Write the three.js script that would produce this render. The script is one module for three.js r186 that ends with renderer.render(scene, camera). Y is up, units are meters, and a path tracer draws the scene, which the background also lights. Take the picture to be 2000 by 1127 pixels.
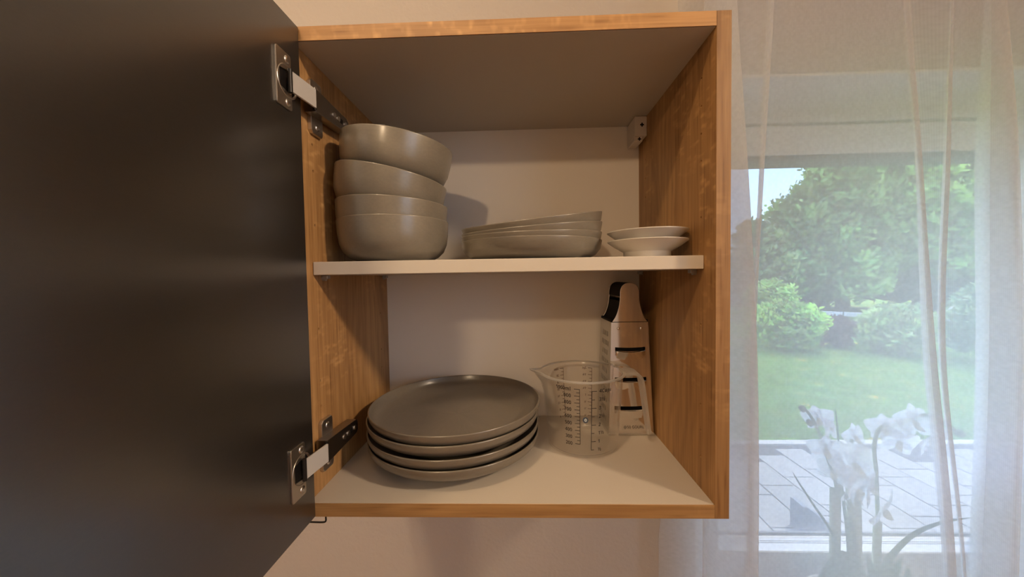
import * as THREE from 'three';
import { RoundedBoxGeometry } from 'three/addons/geometries/RoundedBoxGeometry.js';
import { mergeGeometries, mergeVertices } from 'three/addons/utils/BufferGeometryUtils.js';

// ------------------------------------------------------------------ camera, sky, sun, exposure
const scene = new THREE.Scene();
const camera = new THREE.PerspectiveCamera(77.79, 2000 / 1127, 0.02, 200);
camera.position.set(0.2711, 0.2785, 0.4027);
camera.rotation.set(-0.03505, 0.03127, -0.01589, 'YXZ');
const renderer = new THREE.WebGLRenderer({ antialias: true });
renderer.toneMapping = THREE.LinearToneMapping;
renderer.toneMappingExposure = 1.0;
renderer.shadowMap.enabled = true;

let seed = 20240611;
const rnd = () => { seed = (seed + 0x6d2b79f5) | 0; let t = Math.imul(seed ^ (seed >>> 15), 1 | seed); t = (t + Math.imul(t ^ (t >>> 7), 61 | t)) ^ t; return ((t ^ (t >>> 14)) >>> 0) / 4294967296; };
const rr = (a, b) => a + (b - a) * rnd();
const hash = (x, y, s) => { let h = Math.imul(x, 374761393) ^ Math.imul(y, 668265263) ^ Math.imul(s, 1442695041); h = Math.imul(h ^ (h >>> 13), 1274126177); return ((h ^ (h >>> 16)) >>> 0) / 4294967296; };
const mod = (a, n) => ((a % n) + n) % n;
function vnoise(x, y, px, py, s) {                       // value noise that repeats every px, py cells
  const xi = Math.floor(x), yi = Math.floor(y), fx = x - xi, fy = y - yi, u = fx * fx * (3 - 2 * fx), v = fy * fy * (3 - 2 * fy);
  const h = (a, b) => hash(mod(a, px), mod(b, py), s);
  return (h(xi, yi) * (1 - u) + h(xi + 1, yi) * u) * (1 - v) + (h(xi, yi + 1) * (1 - u) + h(xi + 1, yi + 1) * u) * v;
}
function fbm(x, y, px, py, s, n = 4) { let a = 0.5, t = 0, w = 0; for (let i = 0; i < n; i++) { t += a * vnoise(x, y, px, py, s + i); w += a; a *= 0.5; x *= 2; y *= 2; px *= 2; py *= 2; } return t / w; }

// sky: blue overhead, pale at the horizon, loose white clouds all round
{
  const w = 512, h = 256, d = new Float32Array(w * h * 4);
  for (let j = 0; j < h; j++) for (let i = 0; i < w; i++) {
    const el = ((j + 0.5) / h - 0.5) * Math.PI, e = Math.max(0, Math.sin(el));
    const k = Math.pow(1 - e, 2.2);
    let c = [0.17 + 0.40 * k, 0.42 + 0.36 * k, 0.98 + 0.12 * k];
    const n = fbm(i / w * 18, j / h * 14, 18, 14, 11, 5);
    const m = Math.min(1, Math.max(0, (n - 0.46) * 6)) * Math.min(1, Math.max(0, el * 8));
    c = c.map((v, q) => v * (1 - m) + m * [1.35, 1.36, 1.4][q]);
    if (el < 0) c = [0.35, 0.38, 0.36];
    d.set([...c.map((v) => v * 1.0), 1], (j * w + i) * 4);
  }
  const t = new THREE.DataTexture(d, w, h, THREE.RGBAFormat, THREE.FloatType);
  t.mapping = THREE.EquirectangularReflectionMapping; t.magFilter = THREE.LinearFilter; t.minFilter = THREE.LinearFilter; t.needsUpdate = true;
  scene.background = t; scene.backgroundIntensity = 4.0;
}
const sun = new THREE.DirectionalLight(new THREE.Color(1, 0.95, 0.85), 5.6);
sun.position.set(15, 26, -13.5); sun.target.position.set(6, -1, -8); sun.castShadow = true;
Object.assign(sun.shadow.camera, { left: -22, right: 22, top: 18, bottom: -18, near: 0.5, far: 60 }); sun.shadow.mapSize.set(2048, 2048);
scene.add(sun, sun.target);

// ------------------------------------------------------------------ helpers
const names = new Map();
function numbered(n) { const k = names.get(n) ?? 0; names.set(n, k + 1); return k ? `${n}_${String(k).padStart(3, '0')}` : n; }
const shade = (m) => { m.castShadow = true; m.receiveShadow = true; return m; };
function thing(name, label, category, group, pos = [0, 0, 0]) { const g = new THREE.Group(); g.name = numbered(name); g.position.set(...pos); g.userData = { label, category }; if (group) g.userData.group = group; scene.add(g); return g; }
function part(parent, name, geo, mat, label) { const m = shade(new THREE.Mesh(geo, mat)); m.name = name; if (label) m.userData.label = label; parent.add(m); return m; }
function struct(name, geo, mat, label) { const m = shade(new THREE.Mesh(geo, mat)); m.name = name; m.userData = { kind: 'structure' }; if (label) m.userData.label = label; scene.add(m); return m; }
function structGroup(name, label) { const g = new THREE.Group(); g.name = name; g.userData = { kind: 'structure' }; if (label) g.userData.label = label; scene.add(g); return g; }
const bx = (x0, x1, y0, y1, z0, z1, r = 0) => {
  const g = r ? new RoundedBoxGeometry(x1 - x0, y1 - y0, z1 - z0, 2, r) : new THREE.BoxGeometry(x1 - x0, y1 - y0, z1 - z0);
  g.translate((x0 + x1) / 2, (y0 + y1) / 2, (z0 + z1) / 2); return g;
};
function merge(list) { return mergeGeometries(list.map((g) => { const q = g.index ? g.toNonIndexed() : g; for (const k of Object.keys(q.attributes)) if (!['position', 'normal', 'uv'].includes(k)) q.deleteAttribute(k); return q; })); }
// uv in metres; v runs along the grain axis ('x','y','z'), u across it
function uvGrain(g, grain, off = [0, 0]) {
  const q = g.index ? g.toNonIndexed() : g, p = q.attributes.position, n = q.attributes.normal, uv = new Float32Array(p.count * 2);
  for (let i = 0; i < p.count; i++) {
    const P = { x: p.getX(i), y: p.getY(i), z: p.getZ(i) }, a = { x: Math.abs(n.getX(i)), y: Math.abs(n.getY(i)), z: Math.abs(n.getZ(i)) };
    const face = a.x > a.y && a.x > a.z ? 'x' : a.y > a.z ? 'y' : 'z', rest = ['x', 'y', 'z'].filter((k) => k !== face);
    const along = rest.includes(grain) ? grain : rest[1], across = rest.find((k) => k !== along);
    uv[i * 2] = P[across] + off[0]; uv[i * 2 + 1] = P[along] + off[1];
  }
  q.setAttribute('uv', new THREE.BufferAttribute(uv, 2)); return q;
}
const V = (x, y, z) => new THREE.Vector3(x, y, z);
const tube = (pts, r, seg = 24, rad = 8) => new THREE.TubeGeometry(new THREE.CatmullRomCurve3(pts.map((p) => V(...p))), seg, r, rad, false);
const lathe = (pts, seg = 96) => mergeVertices(new THREE.LatheGeometry(pts.map((p) => new THREE.Vector2(Math.max(p[0], 1e-5), p[1])), seg));
function rotated(g, x = 0, y = 0, z = 0) { g.rotateX(x); g.rotateY(y); g.rotateZ(z); return g; }
function tex(w, h, fn, srgb = true) {
  const d = new Uint8Array(w * h * 4);
  for (let j = 0; j < h; j++) for (let i = 0; i < w; i++) { const c = fn(i / w, j / h, i, j), o = (j * w + i) * 4; for (let k = 0; k < 3; k++) d[o + k] = Math.max(0, Math.min(255, Math.round((c.length ? c[k] : c) * 255))); d[o + 3] = 255; }
  const t = new THREE.DataTexture(d, w, h, THREE.RGBAFormat); t.wrapS = t.wrapT = THREE.RepeatWrapping; t.magFilter = THREE.LinearFilter; t.minFilter = THREE.LinearMipmapLinearFilter; t.generateMipmaps = true;
  if (srgb) t.colorSpace = THREE.SRGBColorSpace; t.needsUpdate = true; return t;
}
const rep = (t, a, b = a) => { const c = t.clone(); c.repeat.set(a, b); c.needsUpdate = true; return c; };
const std = (o) => new THREE.MeshStandardMaterial(o);
const phys = (o) => new THREE.MeshPhysicalMaterial(o);
const lin = (r, g, b) => new THREE.Color().setRGB(r, g, b);

// ------------------------------------------------------------------ materials
const oakTex = tex(1024, 1024, (u, v) => {                 // 0.5 m across, 0.7 m along
  const warp = fbm(u * 5, v * 3, 5, 3, 40, 3) - 0.5;
  const ring = 0.5 + 0.5 * Math.sin((u * 22 + warp * 5.0) * 6.283);
  const band = fbm(u * 9 + warp * 1.2, v * 1, 9, 1, 3, 3);
  const fine = fbm(u * 220, v * 9, 220, 9, 5, 3);
  const pore = Math.pow(vnoise(u * 340, v * 22, 340, 22, 9), 6);
  const saw = Math.max(0, fbm(u * 40 + Math.round(v * 20) * 0.05, v * 110, 40, 110, 21, 2) - 0.55) * Math.max(0, fbm(u * 9, v * 5, 9, 5, 33, 2) - 0.45) * 9;
  let t = 0.50 + 0.60 * (band - 0.5) + 0.12 * (ring - 0.5) + 0.42 * (fine - 0.5) - 0.30 * pore + 0.42 * saw;
  return [0.535 + 0.32 * t, 0.378 + 0.30 * t, 0.215 + 0.24 * t];
});
const oak = std({ map: rep(oakTex, 2, 1.43), bumpMap: rep(oakTex, 2, 1.43), bumpScale: 0.0002, roughness: 0.5 });
const whiteTex = tex(256, 256, (u, v) => { const n = fbm(u * 60, v * 60, 60, 60, 71, 3); return [0.5 + (n - 0.5) * 0.5]; }, false);
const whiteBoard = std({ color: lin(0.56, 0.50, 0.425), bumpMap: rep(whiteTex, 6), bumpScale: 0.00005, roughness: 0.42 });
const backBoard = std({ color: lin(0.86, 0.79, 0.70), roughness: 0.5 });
const plasterTex = tex(512, 512, (u, v) => { const n = 0.6 * fbm(u * 24, v * 24, 24, 24, 51, 4) + 0.4 * fbm(u * 90, v * 90, 90, 90, 55, 3); return [n, n, n]; }, false);
const plaster = std({ color: lin(0.50, 0.46, 0.43), bumpMap: rep(plasterTex, 2.2), bumpScale: 0.0012, roughness: 0.85 });
const ceilingPaint = std({ color: lin(0.80, 0.78, 0.75), roughness: 0.9 });
const floorTex = tex(512, 512, (u, v) => { const n = fbm(u * 60, v * 4, 60, 4, 61, 3); const s = (u * 4 % 1) < 0.012 ? 0.7 : 1; return [0.60 * s * (0.8 + 0.4 * n), 0.44 * s * (0.8 + 0.4 * n), 0.29 * s * (0.8 + 0.4 * n)]; });
const floorWood = std({ map: rep(floorTex, 2), roughness: 0.5 });
const anthraTex = tex(512, 512, (u, v) => { const n = vnoise(u * 256, v * 256, 256, 256, 81) * 0.5 + fbm(u * 200, v * 24, 200, 24, 83, 2) * 0.5; return [0.215 + 0.10 * (n - 0.5), 0.205 + 0.095 * (n - 0.5), 0.20 + 0.09 * (n - 0.5)]; });
const anthracite = phys({ color: lin(0.25, 0.25, 0.26), ior: 1.95, clearcoat: 1, clearcoatRoughness: 0.25, map: rep(anthraTex, 5), bumpMap: rep(anthraTex, 5), bumpScale: 0.00016, roughness: 0.3 });
const stoneTex = tex(512, 512, (u, v) => { const n = fbm(u * 14, v * 14, 14, 14, 91, 4), s = vnoise(u * 200, v * 200, 200, 200, 93); const k = 0.93 + 0.10 * n + 0.05 * (s - 0.5); return [0.485 * k, 0.455 * k, 0.405 * k]; });
const stoneware = phys({ map: stoneTex, roughness: 0.32, clearcoat: 0.55, clearcoatRoughness: 0.2 });
const darkStoneware = phys({ map: stoneTex, color: lin(0.78, 0.75, 0.73), roughness: 0.32, clearcoat: 0.5, clearcoatRoughness: 0.2 });
const porcelain = phys({ color: lin(0.70, 0.66, 0.60), roughness: 0.3, clearcoat: 0.4, clearcoatRoughness: 0.15 });
const nickel = std({ color: lin(0.62, 0.58, 0.53), metalness: 1, roughness: 0.32 });
const darkNickel = std({ color: lin(0.34, 0.31, 0.28), metalness: 1, roughness: 0.3 });
const linkMetal = std({ color: lin(0.66, 0.63, 0.60), metalness: 0.25, roughness: 0.35 });
const zinc = std({ color: lin(0.75, 0.75, 0.75), metalness: 1, roughness: 0.25 });
const steel = std({ color: lin(0.80, 0.78, 0.76), metalness: 1, roughness: 0.09 });
const brushedSteel = std({ color: lin(0.62, 0.60, 0.57), metalness: 1, roughness: 0.33 });
const blackPlastic = phys({ color: lin(0.006, 0.006, 0.007), roughness: 0.7, specularIntensity: 0.4 });
const greyPlastic = std({ color: lin(0.80, 0.72, 0.64), roughness: 0.5 });
const pinMetal = std({ color: lin(0.45, 0.44, 0.42), metalness: 0.8, roughness: 0.4 });
const blackMetal = std({ color: lin(0.012, 0.010, 0.010), metalness: 0.3, roughness: 0.4 });
const darkHole = std({ color: lin(0.03, 0.018, 0.01), roughness: 0.9 });
const milkyPlastic = phys({ color: lin(0.93, 0.92, 0.90), transmission: 0.88, thickness: 0, roughness: 0.62, ior: 1.45, side: THREE.DoubleSide });
const clearPlastic = phys({ color: lin(0.985, 0.982, 0.975), transmission: 1, thickness: 0, roughness: 0.17, ior: 1.45, side: THREE.DoubleSide });
const pvc = std({ color: lin(0.78, 0.80, 0.83), roughness: 0.4 });
const gasket = std({ color: lin(0.10, 0.11, 0.13), roughness: 0.6 });
const paneGlass = phys({ color: lin(0.97, 0.98, 0.98), transmission: 1, thickness: 0, roughness: 0, ior: 1.5 });
const weaveTex = tex(256, 256, (u, v) => { const a = 0.5 + 0.5 * Math.sin(u * 64 * 6.283), b = 0.5 + 0.5 * Math.sin(v * 64 * 6.283); const n = fbm(u * 30, v * 30, 30, 30, 101, 2); const k = 0.91 + 0.05 * (a * b) + 0.05 * n; return [k, k, k]; });
const sheer = phys({ color: lin(0.96, 0.98, 1.0), map: rep(weaveTex, 8), transparent: true, opacity: 0.63, transmission: 0.82, thickness: 0, roughness: 1, side: THREE.DoubleSide });

// ------------------------------------------------------------------ room shell
const FLOOR = -1.15, CEIL = 1.62, ZW = -0.3, XL = -1.6, XR = 1.95, ZF = 3.2, T = 0.32;
const WX0 = 0.605, WX1 = 1.56, WY0 = -0.55, WY1 = 0.652;
{
  const s = new THREE.Shape([[XL - T, FLOOR - T], [XR + T, FLOOR - T], [XR + T, CEIL + T], [XL - T, CEIL + T]].map((p) => new THREE.Vector2(...p)));
  s.holes.push(new THREE.Path([[WX0, WY0], [WX0, WY1], [WX1, WY1], [WX1, WY0]].map((p) => new THREE.Vector2(...p))));
  const g = new THREE.ExtrudeGeometry(s, { depth: T, bevelEnabled: false }); g.translate(0, 0, ZW - T);
  struct('wall_back', uvGrain(g, 'y'), plaster);
  const farPaint = std({ color: lin(0.74, 0.63, 0.50), roughness: 0.9 });
  struct('wall_left', uvGrain(bx(XL - T, XL, FLOOR - T, CEIL + T, ZW, ZF), 'y'), farPaint);
  { // right wall with the glazed terrace door that lets daylight in from the side
    const q = new THREE.Shape([[-ZF, FLOOR - T], [-ZW, FLOOR - T], [-ZW, CEIL + T], [-ZF, CEIL + T]].map((p) => new THREE.Vector2(...p)));
    q.holes.push(new THREE.Path([[-2.90, -0.30], [-2.90, 1.20], [-1.30, 1.20], [-1.30, -0.30]].map((p) => new THREE.Vector2(...p))));
    const gr = new THREE.ExtrudeGeometry(q, { depth: T, bevelEnabled: false }); gr.rotateY(Math.PI / 2); gr.translate(XR, 0, 0);   // shape x -> -z
    struct('wall_right', uvGrain(gr, 'y'), farPaint);
    const w2 = structGroup('window_2', 'wide white framed window in the right wall');
const wz = [1.30, 1.835, 2.37, 2.90], a0 = XR + 0.12, a1 = XR + 0.19;
    part(w2, 'window_frame', merge([bx(a0, a1, -0.30, -0.23, 1.30, 2.90), bx(a0, a1, 1.13, 1.20, 1.30, 2.90), ...wz.map((z, i) => bx(a0, a1, -0.23, 1.13, z - (i ? 0.035 : 0) - (i === 3 ? 0.035 : 0), z + (i === 3 ? 0 : 0.035) + (i ? 0 : 0.035)))]), pvc);
    for (let i = 0; i < 3; i++) part(w2, 'pane', bx(XR + 0.153, XR + 0.157, -0.23, 1.13, wz[i] + 0.03, wz[i + 1] - 0.03), paneGlass);
  }
  struct('wall_front', uvGrain(bx(XL - T, XR + T, FLOOR - T, CEIL + T, ZF, ZF + T), 'y'), farPaint);
  struct('floor', uvGrain(bx(XL, XR, FLOOR - T, FLOOR, ZW, ZF), 'x'), floorWood);
  struct('ceiling', bx(XL, XR, CEIL, CEIL + T, ZW, ZF), ceilingPaint);
}

// ceiling lamps of the room: a glass globe on a canopy, with its light inside
function ceilingLamp(x, z, intensity, label, drop = 0, color = [1, 0.72, 0.44]) {
  const y = CEIL - 0.115 - drop, t = thing('ceiling_lamp', label, 'lamp', 'ceiling globes of the kitchen', [x, y, z]);
  part(t, 'canopy', lathe([[0, 0.115 + drop], [0.06, 0.115 + drop], [0.06, 0.105 + drop], [0.03, 0.09 + drop], [drop ? 0.006 : 0.018, 0.085 + drop], [drop ? 0.006 : 0.018, 0.055], [0.018, 0.05], [0.018, 0.04], [0, 0.04]], 40), pvc);
  part(t, 'globe', new THREE.SphereGeometry(0.05, 32, 20), std({ color: 0xffffff, emissive: lin(...color), emissiveIntensity: 3 }));
  const l = new THREE.PointLight(lin(...color), intensity, 0, 2); l.castShadow = true; l.shadow.radius = 2; l.position.set(0, 0, 0); t.add(l);
}
ceilingLamp(-0.205, 0.89, 2.2, 'round glass ceiling lamp nearest the cabinet door');
ceilingLamp(-0.20, 1.76, 1.9, 'round glass lamp hanging on a long rod in the middle of the room', 0.555);

{ // spot lamp on the ceiling at the right, turned towards the cabinet
  const p = V(1.70, 1.20, 0.90), to = V(-0.30, 0.20, 0.30), d = to.clone().sub(p).normalize(), t = thing('spot_lamp', 'white ceiling spot lamp turned towards the cabinet', 'lamp', null, [p.x, p.y, p.z]), warm = lin(1, 0.76, 0.52);
  part(t, 'rod', new THREE.CylinderGeometry(0.008, 0.008, CEIL - p.y, 16).translate(0, (CEIL - p.y) / 2, 0), pvc);
  part(t, 'canopy', new THREE.CylinderGeometry(0.05, 0.055, 0.02, 32).translate(0, CEIL - p.y - 0.011, 0), pvc);
  const turn = new THREE.Quaternion().setFromUnitVectors(V(0, 1, 0), d);
  const h = part(t, 'housing', lathe([[0, -0.06], [0.035, -0.06], [0.045, -0.045], [0.048, 0.05], [0.045, 0.05], [0.043, 0.035], [0, 0.035]], 40), pvc); h.quaternion.copy(turn);
  const lens = part(t, 'lens', new THREE.CylinderGeometry(0.042, 0.042, 0.004, 32).translate(0, 0.038, 0), std({ color: 0xffffff, emissive: warm, emissiveIntensity: 3 })); lens.quaternion.copy(turn);
  const l = new THREE.SpotLight(warm, 7.0, 0, 0.50, 0.5, 2); l.castShadow = true; l.shadow.radius = 4; l.position.copy(d.clone().multiplyScalar(0.058)); l.target.position.copy(to.clone().sub(p)); t.add(l, l.target);
}

// ------------------------------------------------------------------ window in the back wall
{
  const w = structGroup('window_1', 'white framed window with one large pane behind the sheer curtain');
  const P = (n, g, m) => part(w, n, g, m);
  const zf = -0.47, gx0 = 0.735, gx1 = 1.42, gy0 = -0.400, gy1 = 0.538;
  // fixed frame and sash of the big casement
  const frame = [bx(WX0, 0.665, WY0, WY1, -0.54, zf, 0.003), bx(1.49, WX1, WY0, WY1, -0.54, zf, 0.003), bx(0.665, 1.49, 0.612, WY1, -0.54, zf, 0.003), bx(0.665, 1.49, WY0, -0.47, -0.54, zf, 0.003)];
  // white boards lining the reveal
  P('reveal_lining', bx(WX0, WX1, WY1 - 0.006, WY1 - 0.0002, zf, ZW - 0.001), pvc); P('reveal_lining', bx(WX0 + 0.0002, WX0 + 0.006, WY0, WY1 - 0.006, zf, ZW - 0.001), pvc); P('reveal_lining', bx(WX1 - 0.006, WX1 - 0.0002, WY0, WY1 - 0.006, zf, ZW - 0.001), pvc);
  P('window_frame', merge(frame), pvc);
  const sash = [bx(0.660, gx0, -0.475, 0.617, -0.53, zf + 0.012, 0.004), bx(gx1, 1.495, -0.475, 0.617, -0.53, zf + 0.012, 0.004), bx(gx0 - 0.01, gx1 + 0.01, gy1 + 0.012, 0.617, -0.53, zf + 0.012, 0.004)];
  // bottom rail with its stepped glazing bead
  const prof = new THREE.Shape([[-0.53, -0.475], [-0.53, -0.4062], [-0.507, -0.4066], [-0.507, -0.4115], [-0.5035, -0.4115], [-0.5035, -0.4066], [-0.501, -0.4068], [-0.501, -0.4115], [-0.4975, -0.4115], [-0.4975, -0.4068], [-0.4745, -0.4082], [-0.472, -0.4105], [-0.470, -0.475]].map((p) => new THREE.Vector2(-p[0], p[1])));
  const rail = new THREE.ExtrudeGeometry(prof, { depth: gx1 - gx0 + 0.02, bevelEnabled: false }); rail.rotateY(Math.PI / 2); rail.translate(gx0 - 0.01, 0, 0);
  P('sash', merge([...sash, rail]), pvc);
  P('gasket', merge([bx(gx0, gx1, gy1, gy1 + 0.014, -0.527, -0.464), bx(gx0 - 0.002, gx0 + 0.006, gy0, gy1, -0.527, -0.47), bx(gx1 - 0.006, gx1 + 0.002, gy0, gy1, -0.527, -0.47), bx(gx0, gx1, -0.4062, gy0 + 0.001, -0.531, -0.5245)]), gasket);
  P('pane', bx(gx0, gx1, gy0 - 0.01, gy1 + 0.01, -0.523, -0.519), paneGlass);
  const sill = P('window_sill', bx(WX0 - 0.0, WX1, WY0 - 0.02, WY0, -0.54, ZW + 0.03, 0.004), pvc); sill.userData.label = 'white window sill board';
  P('roller_cassette', bx(0.668, 1.487, 0.622, 0.650, zf, zf + 0.022, 0.006), pvc);
}

// ------------------------------------------------------------------ sheer curtain: one cloth, folded as it hangs
{
  // rows of [z, x at four heights]; the cloth runs from its left selvage to the right, doubling back in the pleats
  const H = [0.76, 0.46, 0.155, -0.26];
  const C = [[-0.262, 0.555, 0.549, 0.537, 0.518], [-0.255, 0.575, 0.571, 0.566, 0.558], [-0.235, 0.604, 0.61, 0.615, 0.617], [-0.17, 0.593, 0.614, 0.632, 0.638], [-0.158, 0.595, 0.615, 0.631, 0.636], [-0.165, 0.594, 0.611, 0.625, 0.628], [-0.2, 0.586, 0.584, 0.582, 0.58], [-0.22, 0.58, 0.583, 0.58, 0.58], [-0.222, 0.585, 0.589, 0.59, 0.591], [-0.205, 0.633, 0.627, 0.62, 0.623],
    [-0.19, 0.67, 0.657, 0.645, 0.641], [-0.182, 0.67, 0.657, 0.645, 0.643], [-0.19, 0.671, 0.658, 0.645, 0.643], [-0.205, 0.674, 0.663, 0.651, 0.648], [-0.2, 0.68, 0.67, 0.659, 0.658], [-0.2, 0.782, 0.787, 0.783, 0.781],
    [-0.19, 0.868, 0.896, 0.921, 0.964], [-0.18, 0.867, 0.896, 0.923, 0.966], [-0.19, 0.873, 0.9, 0.921, 0.968], [-0.202, 0.882, 0.906, 0.924, 0.972], [-0.196, 0.888, 0.915, 0.936, 0.979], [-0.193, 0.945, 0.945, 0.945, 0.993], [-0.185, 0.943, 0.942, 0.942, 0.99], [-0.192, 0.947, 0.945, 0.945, 0.993], [-0.205, 0.959, 0.956, 0.957, 1.004], [-0.2, 0.966, 0.967, 0.975, 1.008],
    [-0.185, 1.002, 1.034, 1.051, 1.052], [-0.165, 0.987, 1.019, 1.036, 1.038], [-0.18, 0.995, 1.016, 1.025, 1.03], [-0.21, 1.022, 1.011, 1.018, 1.018], [-0.205, 1.027, 1.024, 1.033, 1.037], [-0.18, 1.066, 1.076, 1.087, 1.093], [-0.165, 1.059, 1.071, 1.084, 1.096], [-0.2, 1.086, 1.088, 1.099, 1.105], [-0.21, 1.108, 1.118, 1.129, 1.143], [-0.19, 1.155, 1.166, 1.178, 1.195], [-0.17, 1.153, 1.165, 1.178, 1.195], [-0.2, 1.178, 1.189, 1.202, 1.218], [-0.2, 1.291, 1.305, 1.319, 1.338],
    [-0.17, 1.34, 1.35, 1.36, 1.37], [-0.21, 1.40, 1.41, 1.42, 1.43], [-0.17, 1.47, 1.48, 1.49, 1.50], [-0.21, 1.54, 1.55, 1.56, 1.57], [-0.18, 1.62, 1.63, 1.64, 1.65], [-0.2, 1.68, 1.68, 1.69, 1.70]];
  const ys = [1.555, H[0], H[1], H[2], H[3], -1.12];
  const xr = (c, k) => (k === 0 ? c[1] + (c[1] - c[2]) * 0.6 : k === 5 ? c[4] + (c[4] - c[3]) * 0.5 : c[k]);
  const rows = [];
  const NS = 420, NV = 60;
  const curves = ys.map((y, k) => new THREE.CatmullRomCurve3(C.map((c) => V(xr(c, k), y, c[0])), false, 'centripetal'));
  // sample every row at the same control parameter, so that folds run straight through
  const pos = [], uv = [], idx = [];
  const cols = [];
  for (let i = 0; i <= NS; i++) cols.push(new THREE.CatmullRomCurve3(curves.map((c) => c.getPoint(i / NS)), false, 'centripetal'));
  let s = 0;
  for (let i = 0; i <= NS; i++) {
    if (i) s += cols[i].getPoint(0.5).distanceTo(cols[i - 1].getPoint(0.5));
    for (let j = 0; j <= NV; j++) {
      const p = cols[i].getPoint(j / NV), edge = Math.max(0, 1 - i / 12);
      p.x += edge * edge * 0.0028 * Math.sin(p.y * 95 + 1.3 * Math.sin(p.y * 37)); p.z += 0.0015 * Math.sin(i * 0.21 + p.y * 5);
      pos.push(p.x, p.y, p.z); uv.push(s, p.y);
    }
  }
  for (let i = 0; i < NS; i++) for (let j = 0; j < NV; j++) { const a = i * (NV + 1) + j, b = a + NV + 1; idx.push(a, b, a + 1, b, b + 1, a + 1); }
  const g = new THREE.BufferGeometry(); g.setAttribute('position', new THREE.Float32BufferAttribute(pos, 3)); g.setAttribute('uv', new THREE.Float32BufferAttribute(uv, 2)); g.setIndex(idx); g.computeVertexNormals();
  const t = thing('sheer_curtain', 'white sheer curtain hanging in loose folds in front of the window', 'curtain');
  part(t, 'cloth', g, sheer);
  const railT = thing('curtain_rail', 'white curtain rail fixed to the ceiling above the window', 'curtain rail');
  part(railT, 'rail', bx(0.50, 1.75, 1.57, CEIL, -0.215, -0.185, 0.004), pvc);
}

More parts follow.
